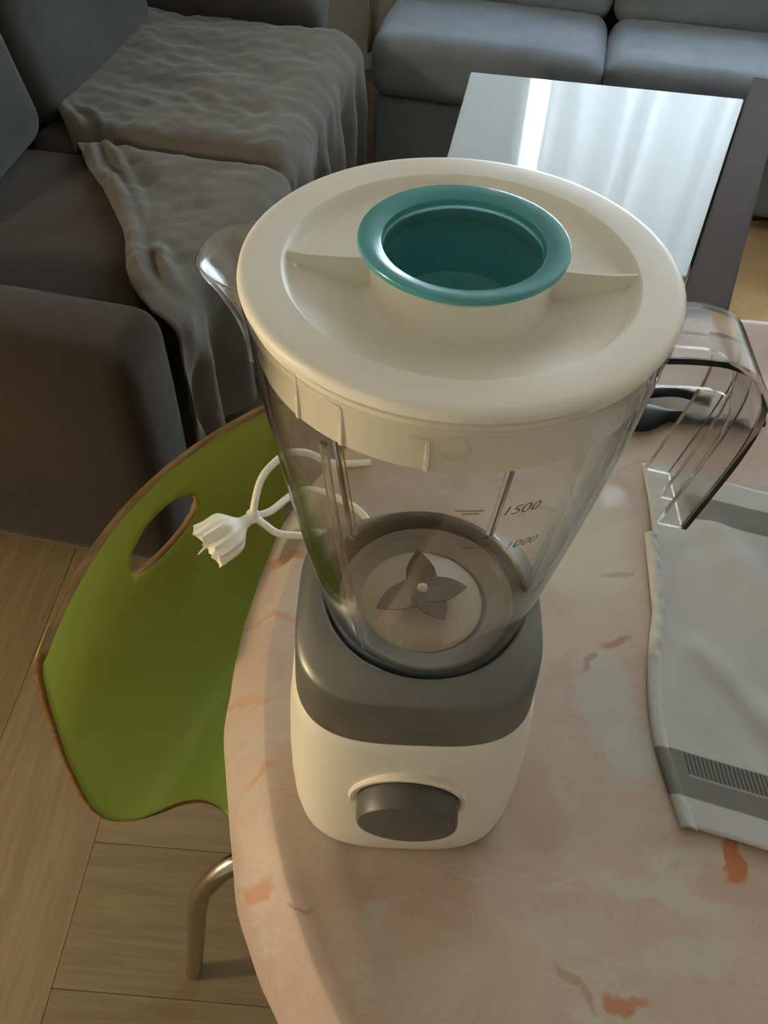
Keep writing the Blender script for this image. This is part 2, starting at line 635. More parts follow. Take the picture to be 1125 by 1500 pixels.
# ------------------------------------------------------------------ dining table and its cloth
TX, TY = 0.32, 0.08
tb = thing('dining_table', 'round dining table covered by the marbled cloth under the blender', 'table', (TX, TY, 0))
b = bmesh.new()
lathe(b, [(0.0, T - 0.028), (0.405, T - 0.028), (0.411, T - 0.024), (0.412, T - 0.006), (0.408, T - 0.0025), (0.0, T - 0.0025)], 96)
obj('table_top', b, M['dwood'], tb)
b = bmesh.new()
lathe(b, [(0.0, 0.03), (0.04, 0.03), (0.035, 0.10), (0.032, 0.60), (0.06, 0.70), (0.11, T - 0.028), (0.0, T - 0.028)], 40)
obj('pedestal', b, M['leg'], tb)
b = bmesh.new()
lathe(b, [(0.0, 0.0), (0.155, 0.0), (0.158, 0.012), (0.12, 0.024), (0.045, 0.034), (0.0, 0.034)], 48)
obj('foot', b, M['leg'], tb)

b = bmesh.new()
NR = [0.0, 0.03, 0.06, 0.09, 0.12, 0.15, 0.18, 0.21, 0.235, 0.26, 0.28, 0.30, 0.315, 0.33, 0.345, 0.36, 0.37, 0.38, 0.39, 0.40, 0.408, 0.4155, 0.4175, 0.424, 0.430, 0.437, 0.443]
NA = 300


def seg_d(x, y, ax, ay, bx, by):
    dx, dy = bx - ax, by - ay
    t = max(0, min(1, ((x - ax) * dx + (y - ay) * dy) / (dx * dx + dy * dy)))
    return math.hypot(x - ax - t * dx, y - ay - t * dy), t


def cloth_z(x, y):
    """height of the cloth's upper side, world x, y"""
    z = 0.0
    d = math.hypot(x, y)
    k = sm(0.085, 0.13, d)
    z += k * 0.0007 * noise.noise(Vector((x * 14, y * 14, 0.3)))
    z += k * 0.0005 * noise.noise(Vector((x * 40, y * 30, 1.7)))
    dd, t = seg_d(x, y, -0.046, -0.060, 0.010, -0.155)           # a soft fold running off to the near edge
    z += 0.0028 * math.exp(-(dd / 0.006) ** 2) * math.sin(PI * min(1, max(0, 0.12 + t)))
    return z


def cloth_pt(r, a, k):
    x, y = TX + r * math.cos(a), TY + r * math.sin(a)
    n = noise.noise(Vector((math.cos(a) * 5, math.sin(a) * 5, 0.2)))
    n2 = noise.noise(Vector((math.cos(a) * 16, math.sin(a) * 16, 4.2)))
    z = T + cloth_z(x, y)
    if r > 0.4165:
        q = (r - 0.4165) / 0.0265
        rr = 0.4165 + (r - 0.4165) * (1 + 0.12 * n + 0.10 * n2)
        x, y = TX + rr * math.cos(a), TY + rr * math.sin(a)
        z -= 0.027 * q * (1 + 0.2 * n2)
        z += 0.0035 * q * math.sin(PI * q) * noise.noise(Vector((math.cos(a) * 40, math.sin(a) * 40, 9)))
    return x - TX, y - TY, z


rings = []
for r in NR[1:]:
    rings.append([cloth_pt(r, 2 * PI * i / NA, 0) for i in range(NA)])
last = rings[-1]
for dz, dr, am in ((0.012, 0.003, 0.001), (0.03, 0.002, 0.002), (0.06, -0.004, 0.005), (0.10, -0.008, 0.008), (0.135, -0.010, 0.010)):
    ring = []
    for i, (x, y, z) in enumerate(last):
        a = math.atan2(y, x)
        r = math.hypot(x, y) + dr + am * math.sin(a * 22 + 2 * noise.noise(Vector((x * 6, y * 6, 0)))) - am
        ring.append((r * math.cos(a), r * math.sin(a), z - dz))
    rings.append(ring)
vs = loft(b, rings)
c0 = b.verts.new((0, 0, T))
for i in range(NA):
    b.faces.new((c0, vs[0][i], vs[0][(i + 1) % NA]))
o = obj('tablecloth', b, M['cloth'], loc=(TX, TY, 0))
o.data.set_sharp_from_angle(angle=math.radians(80))
solidify(o, 0.0012, -1)
tag(o, 'pinkish beige marbled vinyl tablecloth with orange streaks on the round table', 'tablecloth')

# ------------------------------------------------------------------ blender
bl = thing('blender', 'white and grey electric blender with clear jar and teal cup on the table', 'blender', (0, 0, T + 0.0006))
PH = 0.04
NB = 112


def supring(a, z, n):
    out = []
    back = 1 - 0.15 * sm(0.0495, 0.058, a)          # the housing is a little shallower behind the jar
    for i in range(NB):
        x, y = sell(a, n, 2 * PI * i / NB, PH)
        out.append((x + 0.002 * sm(0.0525, 0.050, a), y * (back if y > 0 else 1), z))
    return out


b = bmesh.new()
prof = [(0.0600, 0.0), (0.0632, 0.0015), (0.0648, 0.006), (0.0662, 0.02), (0.0668, 0.04), (0.0665, 0.07), (0.0652, 0.10), (0.0632, 0.122), (0.0618, 0.1300), (0.0610, 0.1312), (0.045, 0.1312)]
loft(b, [supring(a, z, 3.3) for a, z in prof], True, True, True)
base = obj('base', b, M['white'], bl)


def knob_xf(prof, n=64, zc=0.078, tilt=0.06):
    """profile (radius, distance in front of the housing) turned about an axis that points to the front"""
    b = bmesh.new()
    rr = []
    for r, d in prof:
        ring = []
        for i in range(n):
            a = 2 * PI * i / n
            y, z = -d, r * math.sin(a)
            ring.append((r * math.cos(a) + 0.0024, -0.0648 + y * math.cos(tilt) - z * math.sin(tilt), zc + z * math.cos(tilt) - y * math.sin(tilt) * 1))
        rr.append(ring)
    loft(b, rr, True, True, True)
    return b


obj('knob_ring', knob_xf([(0.0312, -0.006), (0.0312, 0.0008), (0.0302, 0.0018), (0.0282, 0.0018), (0.0272, 0.0006), (0.0272, -0.006)]), M['white'], base)
kn = obj('control_knob', knob_xf([(0.0266, -0.006), (0.0266, 0.0015), (0.0260, 0.013), (0.0252, 0.0145), (0.0240, 0.0150), (0.001, 0.0152)]), M['dgrey'], base)
kn['label'] = 'dark grey round control knob on the front'

b = bmesh.new()
prof = [(0.0606, 0.1316, 3.4), (0.0612, 0.1325, 3.4), (0.0606, 0.150, 3.4), (0.0600, 0.1645, 3.3), (0.0594, 0.1668, 3.2), (0.0580, 0.1684, 3.0), (0.0548, 0.1722, 2.5), (0.0520, 0.1745, 2.1), (0.0504, 0.1748, 2.0), (0.0494, 0.1738, 2.0), (0.0486, 0.1718, 2.0), (0.0484, 0.166, 2.0), (0.0480, 0.152, 2.0), (0.0470, 0.150, 2.0), (0.002, 0.150, 2.0)]
loft(b, [supring(a, z, n) for a, z, n in prof], True, True, True)
obj('collar', b, M['grey'], bl)['label'] = 'grey collar that seats the jar'


def joff(z):
    k = (z - 0.16) / 0.19
    return (0.0022 + (0.0010 - 0.0022) * k, 0.0)


JR = [(0.172, 0.0478), (0.19, 0.0510), (0.22, 0.0563), (0.26, 0.0625), (0.30, 0.0680), (0.33, 0.0709), (0.345, 0.0722)]


def jr(z):
    if z <= JR[0][0]:
        return JR[0][1]
    for (z0, a), (z1, c) in zip(JR, JR[1:]):
        if z <= z1:
            return a + (c - a) * (z - z0) / (z1 - z0)
    return JR[-1][1]


b = bmesh.new()
outer = [(0.0, 0.1555), (0.042, 0.1555), (0.0455, 0.157), (0.0468, 0.1605), (0.0473, 0.167)] + [(jr(z), z) for z in (0.172, 0.18, 0.19, 0.205, 0.22, 0.24, 0.26, 0.28, 0.30, 0.315, 0.33, 0.345)] + [(0.0725, 0.3466), (0.0721, 0.3476), (0.0712, 0.3474)]
inner = [(jr(z) - 0.0021, z) for z in (0.345, 0.33, 0.315, 0.30, 0.28, 0.26, 0.24, 0.22, 0.205, 0.19, 0.18, 0.175)] + [(0.0425, 0.1685), (0.0395, 0.1655), (0.034, 0.164), (0.0, 0.164)]
lathe(b, outer + inner, 128, off=joff)
jar = obj('jar', b, M['clear'], bl)
jar['label'] = 'clear plastic jar'

# ribs standing inside the jar wall
for az in (145, 47, -36, -126):
    a = math.radians(az)
    b = bmesh.new()
    zs = [0.178, 0.19, 0.21, 0.24, 0.27, 0.30, 0.322]
    rr = []
    for z in zs:
        ox, oy = joff(z)
        r1 = jr(z) - 0.0021
        r0 = r1 - (0.0036 if az > 0 else 0.0016)
        hw = 0.0017
        c, s = math.cos(a), math.sin(a)
        rr.append([(ox + r * c - w_ * s, oy + r * s + w_ * c, z) for r, w_ in ((r1, -hw), (r0, -hw * 0.7), (r0, hw * 0.7), (r1, hw))])
    loft(b, rr, True, True, True)
    obj('rib', b, M['hclear'], jar)

# blade unit on the jar floor
jx = 0.0008
b = bmesh.new()
lathe(b, [(0.0, 0.1642), (0.0295, 0.1642), (0.0300, 0.1655), (0.0275, 0.1672), (0.016, 0.1682), (0.0085, 0.1700), (0.0, 0.1700)], 64, jx)
obj('blade_base', b, M['floorcap'], jar)
b = bmesh.new()
lathe(b, [(0.0301, 0.1645), (0.0400, 0.1660), (0.0425, 0.1700), (0.0415, 0.1705), (0.0390, 0.1672), (0.0301, 0.1656)], 96, 0.003)
obj('blade_collar', b, M['ringp'], jar)
b = bmesh.new()
lathe(b, [(0.0, 0.170), (0.0050, 0.170), (0.0050, 0.1742), (0.0, 0.1742)], 24, jx)
for az, tilt, ln in ((0, 0.14, 0.0215), (96, 0.25, 0.0205), (212, 0.14, 0.0260), (300, -0.05, 0.0200)):
    a = math.radians(az)
    rr = []
    for t in range(7):
        s = t / 6
        r = 0.002 + (ln - 0.002) * s
        hw = 0.0082 * (1 - 0.3 * s) if s < 0.4 else 0.0070 * (1 - ((s - 0.4) / 0.6) ** 1.6) + 0.0003
        bend = 0.0015 * s ** 2
        z = 0.1745 + tilt * max(0, r - 0.006)
        c, sn = math.cos(a), math.sin(a)
        rr.append([(jx + r * c - (w_ + bend) * sn, r * sn + (w_ + bend) * c, z + dz) for w_, dz in ((-hw, 0.0002), (hw, -0.0002), (hw, 0.0006), (-hw, 0.0012))])
    loft(b, rr, True, True, True)
bd = obj('blade', b, M['steel'], jar)
bd['label'] = 'four-armed steel blade'
b = bmesh.new()
bmesh.ops.create_uvsphere(b, u_segments=16, v_segments=10, radius=0.0028)
bmesh.ops.scale(b, vec=(1, 1, 0.6), verts=b.verts)
bmesh.ops.translate(b, vec=(jx, 0, 0.1755), verts=b.verts)
obj('blade_screw', b, M['floorcap'], jar)

# pouring spout
b = bmesh.new()


def spout_fn(u, v):
    s = 2 * u - 1
    z = 0.318 + 0.0295 * v
    pr = 0.0165 * v ** 1.6 * (1 - abs(s) ** 2.6)
    a = math.radians(173 + s * 17)
    r = jr(z) + pr
    ox, oy = joff(z)
    return ox + r * math.cos(a), oy + r * math.sin(a), z + 0.001 * v * (1 - s * s)


grid(b, spout_fn, 40, 14)
solidify(obj('spout', b, M['clear'], jar), 0.0018)

# handle: a channel of web, two flanges and a middle rib
hp = catmull([(0.0700, 0, 0.3345), (0.082, 0, 0.3350), (0.094, 0, 0.3340), (0.1045, 0, 0.3290), (0.1110, 0, 0.3190), (0.1130, 0, 0.3060), (0.1115, 0, 0.289), (0.1075, 0, 0.268), (0.1035, 0, 0.249)], 6)
HA = math.radians(1.0)
b = bmesh.new()


def sweep(b, y0, y1, d0, d1):
    rr = []
    for i, q in enumerate(hp):
        d = (hp[min(i + 1, len(hp) - 1)] - hp[max(i - 1, 0)]).normalized()
        nrm = Vector((-d.z, 0, d.x))          # points to the inner side once flipped
        nrm = -nrm
        nrm = nrm if (nrm.x < 0 or nrm.z < 0) else -nrm
        ring = []
        for y, dd in ((y0, d0), (y1, d0), (y1, d1), (y0, d1)):
            v = q + nrm * dd
            ring.append((v.x * math.cos(HA) - y * math.sin(HA), v.x * math.sin(HA) + y * math.cos(HA), v.z))
        rr.append(ring)
    loft(b, rr, True, True, True)


sweep(b, -0.0165, 0.0165, 0.0, 0.0024)
sweep(b, -0.0165, -0.0140, 0.0025, 0.0125)
sweep(b, 0.0140, 0.0165, 0.0025, 0.0125)
sweep(b, -0.0012, 0.0012, 0.0025, 0.0085)
obj('handle', b, M['hclear'], jar)['label'] = 'clear channel-shaped handle'
b = bmesh.new()
rr = []
for x, z in ((0.1010, 0.2590), (0.0930, 0.2585), (0.0850, 0.2565), (0.0760, 0.2490), (0.0690, 0.2425), (0.0605, 0.2400)):
    rr.append([(x, y, z + dz) for y, dz in ((-0.0140, 0), (0.0140, 0), (0.0140, 0.0020), (-0.0140, 0.0020))])
loft(b, rr, True, True, True)
obj('handle_bridge', b, M['clear'], jar)

# little clear locking nub below the rim
b = bmesh.new()
bmesh.ops.create_uvsphere(b, u_segments=20, v_segments=12, radius=0.0048)
bmesh.ops.scale(b, vec=(1, 0.55, 0.85), verts=b.verts)
bmesh.ops.translate(b, vec=(0.0015, -0.0705, 0.3395), verts=b.verts)
obj('locking_nub', b, M['clear'], jar)


# printed scale
def text_mesh(txt, size):
    cu = bpy.data.curves.new('scale_text', 'FONT')
    cu.body = txt
    cu.size = size
    cu.shear = 0.3
    cu.align_x = 'LEFT'
    to = bpy.data.objects.new('scale_text', cu)
    COL.objects.link(to)
    dg = bpy.context.evaluated_depsgraph_get()
    me = bpy.data.meshes.new_from_object(to.evaluated_get(dg))
    bpy.data.objects.remove(to)
    bpy.data.curves.remove(cu)
    return me


b = bmesh.new()


def wrap(bm2, vs, az, z0):
    for v in vs:
        x, y = v.co.x, v.co.y
        z = z0 + y
        r = jr(z) + 0.0003
        a = math.radians(az) + x / r
        ox, oy = joff(z)
        v.co = (ox + r * math.cos(a), oy + r * math.sin(a), z)


for txt, az, z0, size in (('1500', -75.5, 0.3080, 0.0066), ('1000', -71.5, 0.2865, 0.0062)):
    me = text_mesh(txt, size)
    k = len(b.verts)
    b.from_mesh(me)
    b.verts.ensure_lookup_table()
    bmesh.ops.subdivide_edges(b, edges=[e_ for e_ in b.edges if e_.verts[0].index >= k], cuts=0)
    wrap(b, [v for v in b.verts][k:], az, z0)
for az, z0, ln in ((-87.5, 0.3115, 0.0090), (-85.5, 0.3100, 0.0052), (-98.5, 0.3075, 0.0050), (-84, 0.290, 0.0080)):
    k = len(b.verts)
    g = grid(b, lambda u, v: (ln * u, 0.0005 * v, 0), 6, 1)
    wrap(b, [v for row in g for v in row], az, z0)
obj('scale_marking', b, M['print'], jar, smooth=False)['label'] = 'dark printed measuring scale'

# lid
b = bmesh.new()
ZB, ZR, RI, RF, RC = 0.3500, 0.3553, 0.0588, 0.0545, 0.0300
lathe(b, [(0.0660, 0.3507), (0.0722, 0.3508), (0.0729, 0.3513), (0.0731, 0.3526), (0.0727, 0.3542), (0.0717, 0.3551), (0.0700, 0.35535), (0.0620, ZR), (RI, ZR - 0.0002)], 160)


def lid_z(r, front):
    if r >= RF:
        return ZB + (ZR - 0.0002 - ZB) * sm(RF, RI, r)
    t = (RF - r) / (RF - RC)
    return ZB - (0.0075 * t if front else 0.0002 * t) + 0.0022 * sm(RC + 0.005, RC, r) ** 2


for front in (False, True):
    a0 = PI if front else 0.0
    prof = [RI, 0.0580, 0.0570, 0.0560, 0.0550, RF, 0.052, 0.048, 0.044, 0.040, 0.036, 0.033, RC]
    lathe(b, [(r, lid_z(r, front)) for r in prof], 80, a0=a0, a1=a0 + PI)
lathe(b, [(RC, 0.3400), (RC, 0.3590), (0.0292, 0.3600), (0.0270, 0.3600), (0.0268, 0.3400)], 96)
lid = obj('lid', b, M['lid'], bl, loc=(0.001, 0.0005, 0))
lid['label'] = 'round off-white lid with a recessed top'
for s in (-1, 1):
    b = bmesh.new()
    top = [(s * RC * 0.97, 0.3551), (s * 0.040, 0.3546), (s * 0.050, 0.3546), (s * 0.0575, 0.3553)]
    rr = []
    for x, z in top:
        lo = lid_z(abs(x), True) - 0.001
        rr.append([(x, -0.0006, lo), (x, 0.0006, lo), (x, 0.0006, z), (x, -0.0006, z)])
    loft(b, rr, True, True, True)
    obj('rib', b, M['lid'], lid)
b = bmesh.new()
lathe(b, [(0.0640, 0.3508), (0.0645, 0.3486), (0.0697, 0.3472), (0.0686, 0.3272), (0.0679, 0.3266), (0.0665, 0.3272), (0.0675, 0.3508)], 144)
for az, h0, h1 in ((-119, 0.3275, 0.3430), (-134, 0.3275, 0.3450), (-96, 0.3275, 0.3400), (-30, 0.3275, 0.344), (150, 0.3275, 0.344), (40, 0.3275, 0.344)):
    a = math.radians(az)
    R = Matrix.Rotation(a, 3, 'Z')
    box(b, R @ Vector((0.0690, 0, (h0 + h1) / 2)), (0.0014, 0.0016, h1 - h0), 0.0003, 1, R)
    box(b, R @ Vector((0.0693, -0.0030, h1)), (0.0012, 0.0066, 0.0016), 0.0003, 1, R)
obj('lid_skirt', b, M['lid'], lid)

# measuring cup sitting in the lid
b = bmesh.new()
lathe(b, [(0.0, 0.3335), (0.0225, 0.3335), (0.0250, 0.3350), (0.0256, 0.3580), (0.0262, 0.3608), (0.0330, 0.3620), (0.0340, 0.3624), (0.0343, 0.3633), (0.0340, 0.3642), (0.0333, 0.3645), (0.0300, 0.3638), (0.0274, 0.3633), (0.0266, 0.3628), (0.0261, 0.3612), (0.0238, 0.3400), (0.0226, 0.3372), (0.0200, 0.3358), (0.008, 0.3366), (0.0, 0.3370)], 128)
obj('measuring_cup', b, M['teal'], bl, loc=(0.001, 0.0005, 0))['label'] = 'teal measuring cup plugged into the lid'

# ------------------------------------------------------------------ green chair
FA = math.atan2(-0.415, 0.91)
ch = thing('shell_chair', 'lime green bentwood shell chair with a hand hole, pushed under the table', 'chair', (-0.222, 0.203, 0), FA - PI / 2)
# local: x right (towards the far side is -x of the sitter), y forward, z up
rows = [(0.152, 0.040, 0.001, 0.037), (0.1585, 0.038, -0.010, 0.037), (0.163, 0.034, -0.05, 0.036), (0.166, 0.030, -0.10, 0.035), (0.166, 0.022, -0.15, 0.033), (0.165, 0.017, -0.19, 0.030), (0.168, 0.022, -0.242, 0.027),
        (0.163, 0.029, -0.280, 0.022), (0.149, 0.040, -0.303, 0.018), (0.129, 0.054, -0.311, 0.013), (0.109, 0.071, -0.308, 0.009), (0.098, 0.093, -0.303, 0.006), (0.101, 0.120, -0.300, 0.003),
        (0.126, 0.150, -0.303, 0.0), (0.158, 0.190, -0.308, 0.0), (0.178, 0.240, -0.309, 0.0), (0.184, 0.300, -0.310, 0.0), (0.178, 0.350, -0.314, 0.0), (0.160, 0.385, -0.324, 0.0), (0.140, 0.400, -0.336, 0.0)]
rv = catmull([Vector((r[0], r[1], r[2])) for r in rows], 5)
rb = catmull([Vector((r[3], 0, 0)) for r in rows], 5)
b = bmesh.new()
NX = 56
HC, HA_, HB_ = Vector((-0.012, -0.064)), 0.046, 0.028          # hand hole: centre (lateral, height), half axes
V = []
for q, bo in zip(rv, rb):
    row = []
    for i in range(NX + 1):
        s = 2 * i / NX - 1
        x = s * q.x
        y = q.y - bo.x * (1 - s * s)
        z = q.z + T - (0.012 * (1 - s * s) if q.y > 0.12 else 0)
        row.append(b.verts.new((x, y, z)))
    V.append(row)
for r0, r1 in zip(V, V[1:]):
    for i in range(NX):
        b.faces.new((r0[i], r0[i + 1], r1[i + 1], r1[i]))
kill = []
for f in b.faces:
    c = f.calc_center_median()
    if c.y < 0.06 and ((c.x - HC.x) / HA_) ** 2 + ((c.z - T - HC.y) / HB_) ** 2 < 1:
        kill.append(f)
bmesh.ops.delete(b, geom=kill, context='FACES')
for v in b.verts:
    if v.is_boundary:
        dx, dz = v.co.x - HC.x, v.co.z - T - HC.y
        e_ = math.sqrt((dx / HA_) ** 2 + (dz / HB_) ** 2)
        if e_ < 1.6 and v.co.y < 0.06:
            v.co.x = HC.x + dx / e_
            v.co.z = T + HC.y + dz / e_
shell = obj('seat_shell', b, [M['green'], M['ply']], ch)
shell.data.set_sharp_from_angle(angle=PI)
solidify(shell, 0.0065, 0, 1)


def leg(P, parent, name='leg'):
    b = bmesh.new()
    tube(b, catmull(P, 7), 0.0105, 14)
    return obj(name, b, M['chrome'], parent)


for s in (-1, 1):
    # rear legs: out from under the seat, a bend, then down to the floor
    l_ = leg([(s * 0.040, 0.205, T - 0.342), (s * 0.085, 0.175, T - 0.344), (s * 0.120, 0.135, T - 0.356), (s * 0.145, 0.112, T - 0.395), (s * 0.153, 0.098, T - 0.46), (s * 0.160, 0.082, T - 0.58), (s * 0.171, 0.060, T - 0.748)], ch)
    f_ = leg([(s * 0.040, 0.215, T - 0.342), (s * 0.080, 0.250, T - 0.344), (s * 0.118, 0.285, T - 0.356), (s * 0.140, 0.305, T - 0.395), (s * 0.147, 0.314, T - 0.46), (s * 0.153, 0.325, T - 0.58), (s * 0.162, 0.340, T - 0.748)], ch)
b = bmesh.new()
box(b, (0, 0.21, T - 0.335), (0.15, 0.10, 0.012), 0.003, 2)
obj('seat_bracket', b, M['chrome'], ch)

# ------------------------------------------------------------------ tied white cord at the table edge
cd = thing('white_cord', 'white cord tied in a knot with a ruffled tuft, hanging over the table edge', 'cord', (-0.125, 0.176, T))
KX = Vector((0.0, 0.0, 0.012))


def cordpath(P, name):
    b = bmesh.new()
    tube(b, catmull(P, 8), 0.0029, 12)
    return obj(name, b, M['cord'], cd)


def W(x, y, z):
    return Vector((x + 0.125, y - 0.176, z))


cordpath([KX, W(-0.124, 0.181, 0.022), W(-0.1205, 0.196, 0.033), W(-0.1125, 0.2115, 0.036), W(-0.103, 0.225, 0.034), W(-0.09, 0.238, 0.022), W(-0.070, 0.246, 0.0045), W(-0.04, 0.25, 0.0045)], 'cord_loop')
cordpath([KX, W(-0.113, 0.184, 0.010), W(-0.0985, 0.2065, 0.006), W(-0.08, 0.214, 0.0045), W(-0.04, 0.19, 0.0045), W(-0.02, 0.13, 0.0045), W(0.005, 0.085, 0.02)], 'cord_strand')
cordpath([KX, W(-0.116, 0.1705, 0.010), W(-0.104, 0.1655, 0.006), W(-0.086, 0.1665, 0.0045), W(-0.07, 0.17, 0.0045), W(-0.03, 0.15, 0.0045), W(0.0, 0.12, 0.0045)], 'cord_strand')
b = bmesh.new()
dirv = Vector((-0.031, -0.030, -0.006)).normalized()
side = dirv.cross(Vector((0, 0, 1))).normalized()
upv = side.cross(dirv)
rr = []
for j in range(15):
    s = j / 14
    c = KX + dirv * (0.001 + 0.041 * s)
    r = 0.0046 if s < 0.18 else 0.0046 + 0.0130 * sm(0.15, 0.55, s)
    ring = []
    for i in range(72):
        a = 2 * PI * i / 72
        ru = 1 + sm(0.15, 1, s) * (0.16 * math.sin(7 * a + 1.2 + 1.5 * s) + 0.10 * math.sin(12 * a) + 0.2 * noise.noise(Vector((math.cos(a) * 2.5, math.sin(a) * 2.5, s * 2))))
        if s < 0.2:
            ru += 0.12 * math.sin(s * 95)
        ring.append(c + (side * math.cos(a) + upv * math.sin(a) * 0.78) * r * ru + dirv * (0.006 * s * noise.noise(Vector((math.cos(a) * 3, math.sin(a) * 3, 7)))))
    rr.append(ring)
for s, k in ((0.9, 0.75), (0.82, 0.4), (0.7, 0.1)):
    c = KX + dirv * (0.001 + 0.041 * s)
    rr.append([c + (q - (KX + dirv * 0.042)) * k for q in rr[14]])
loft(b, rr, True, True, True)
tf = obj('tuft', b, M['cord'], cd)
tf['label'] = 'ruffled gathered end'
b = bmesh.new()
q0 = KX + dirv * 0.038
tube(b, catmull([q0, q0 + dirv * 0.006 + side * 0.001, q0 + dirv * 0.013 - upv * 0.001], 5), lambda t: 0.0014 * (1 - 0.6 * t), 8)
obj('cord_end', b, M['cord'], cd)
b = bmesh.new()
bmesh.ops.create_uvsphere(b, u_segments=24, v_segments=16, radius=0.0058)
for v in b.verts:
    v.co *= 1 + 0.15 * noise.noise(v.co * 500)
bmesh.ops.translate(b, vec=KX, verts=b.verts)
obj('knot', b, M['cord'], cd)

# ------------------------------------------------------------------ towel
tw = thing('kitchen_towel', 'white kitchen towel with grey ribbed bands lying at the right of the blender', 'towel', (0.0, 0.0, T))
L0, L1 = Vector((0.1905, -0.036)), Vector((0.2060, 0.262))


def towel_xy(u, v):
    """u, v in metres"""
    y = -0.036 + v * 0.985 - 0.24 * u
    xl = 0.1760 - 0.009 * math.sin(PI * min(1, v / 0.16)) * (1 if v < 0.16 else 0) + 0.012 * sm(0.0, 0.3, v)
    return xl + u, y


def towel_fn(u, v):
    U, Vv = u * 0.30, v * 0.315
    x, y = towel_xy(U, Vv)
    d = 0.0022
    d += 0.0014 * (0.5 + 0.5 * noise.noise(Vector((x * 22, y * 14, 2)))) + 0.0008 * noise.noise(Vector((x * 60, y * 45, 5)))
    dd, t_ = seg_d(x, y, 0.235, 0.205, 0.285, 0.08)
    d += 0.004 * math.exp(-(dd / 0.012) ** 2)
    dd, t_ = seg_d(x, y, 0.205, 0.09, 0.245, 0.03)
    d += 0.0025 * math.exp(-(dd / 0.008) ** 2)
    return x, y, max(0.0016, d) + max(0, cloth_z(x, y))


b = bmesh.new()
grid(b, towel_fn, 90, 90, lambda u, v: (u * 0.30, v * 0.315))
o = obj('towel_sheet', b, M['towel'], tw)
solidify(o, 0.0012, -1)
b = bmesh.new()


def hem_fn(u, v):
    Vv = -0.001 + 0.238 * v
    x, y = towel_xy(0, Vv)
    x -= 0.0105 * (1 - u) - 0.004
    tw_ = math.sin(Vv * 420 + 3 * u) * (1 if 0.12 < Vv < 0.235 else 0.25)
    h = 0.0046 * math.sqrt(max(0.0, 1 - (2 * u - 1) ** 2)) * (1 + 0.16 * tw_)
    return x + 0.002 * sm(0.06, 0.0, Vv), y - 0.002 * u, 0.0012 + h


grid(b, hem_fn, 12, 110, lambda u, v: (0.006, -0.001 + 0.238 * v))
o = obj('towel_hem', b, M['towel'], tw)
solidify(o, 0.0006, -1)

# ------------------------------------------------------------------ black forked piece behind the handle
bk = thing('forked_utensil', 'glossy black forked plastic piece lying behind the blender handle', 'utensil', (0.205, 0.335, T + 0.001), 0.0)


def ribbon(P, hw, h):
    b = bmesh.new()
    P = catmull(P, 6)
    rr = []
    for i, q in enumerate(P):
        t = i / (len(P) - 1)
        d = (P[min(i + 1, len(P) - 1)] - P[max(i - 1, 0)]).normalized()
        a = Vector((-d.y, d.x, 0)).normalized()
        k = hw(t)
        rr.append([q + a * k * math.cos(g) + Vector((0, 0, h / 2 + h / 2 * math.sin(g))) for g in [2 * PI * j / 14 for j in range(14)]])
    loft(b, rr, True, True, True)
    return b


obj('body', ribbon([(-0.050, -0.006, 0), (-0.030, -0.004, 0), (-0.010, -0.003, 0), (0.008, -0.001, 0), (0.026, 0.001, 0)], lambda t: 0.0215 * (1 - (2 * t - 0.75) ** 2 * 0.5) * (1 - 0.62 * sm(0.45, 1.0, t)), 0.010), M['black'], bk)
obj('prong', ribbon([(-0.040, 0.002, 0.001), (-0.018, 0.021, 0.002), (0.008, 0.030, 0.002), (0.03, 0.031, 0.002), (0.055, 0.022, 0.002)], lambda t: 0.0085 - 0.003 * t, 0.008), M['black'], bk)
obj('prong', ribbon([(0.012, 0.000, 0.001), (0.05, -0.003, 0.001), (0.075, 0.000, 0.001), (0.098, 0.000, 0.001)], lambda t: 0.0075 - 0.002 * t, 0.008), M['black'], bk)

# ------------------------------------------------------------------ coffee table
ct = thing('coffee_table', 'low coffee table with glossy white top and dark wooden side rail', 'table', (0.34, 1.42, 0))
b = bmesh.new()
quad = [(-0.008, 1.09), (0.442, 1.044), (0.693, 1.782), (0.074, 1.833)]
vt = [b.verts.new((x - 0.34, y - 1.42, 0.45)) for x, y in quad]
vb = [b.verts.new((x - 0.34, y - 1.42, 0.425)) for x, y in quad]
b.faces.new(vt)
b.faces.new(vb[::-1])
for i in range(4):
    b.faces.new((vb[i], vb[(i + 1) % 4], vt[(i + 1) % 4], vt[i]))
bmesh.ops.bevel(b, geom=list(b.edges), offset=0.002, segments=2, affect='EDGES')
obj('table_top', b, M['gloss'], ct, smooth=False)
b = bmesh.new()
A, Bq = Vector((0.405, 0.94)), Vector((0.735, 1.912))
d = (Bq - A).normalized()
nn = Vector((d.y, -d.x))
off = 0.003 + 0.004
rr = []
for q in (A, Bq):
    rr.append([((q + nn * a_).x - 0.34, (q + nn * a_).y - 1.42, z) for a_, z in ((off, 0.405), (off + 0.075, 0.405), (off + 0.075, 0.452), (off, 0.452))])
loft(b, rr, True, True, True)
bmesh.ops.bevel(b, geom=list(b.edges), offset=0.003, segments=2, affect='EDGES')
obj('side_rail', b, M['rail'], ct, smooth=False)
b = bmesh.new()
rr = []
for (x, y) in ((0.06, 1.75), (0.66, 1.70)):
    rr.append([(x - 0.34, y - 1.42 + dy, z) for dy, z in ((-0.02, 0.34), (0.02, 0.34), (0.02, 0.4245), (-0.02, 0.4245))])
loft(b, rr, True, True, True)
obj('apron', b, M['dwood'], ct, smooth=False)
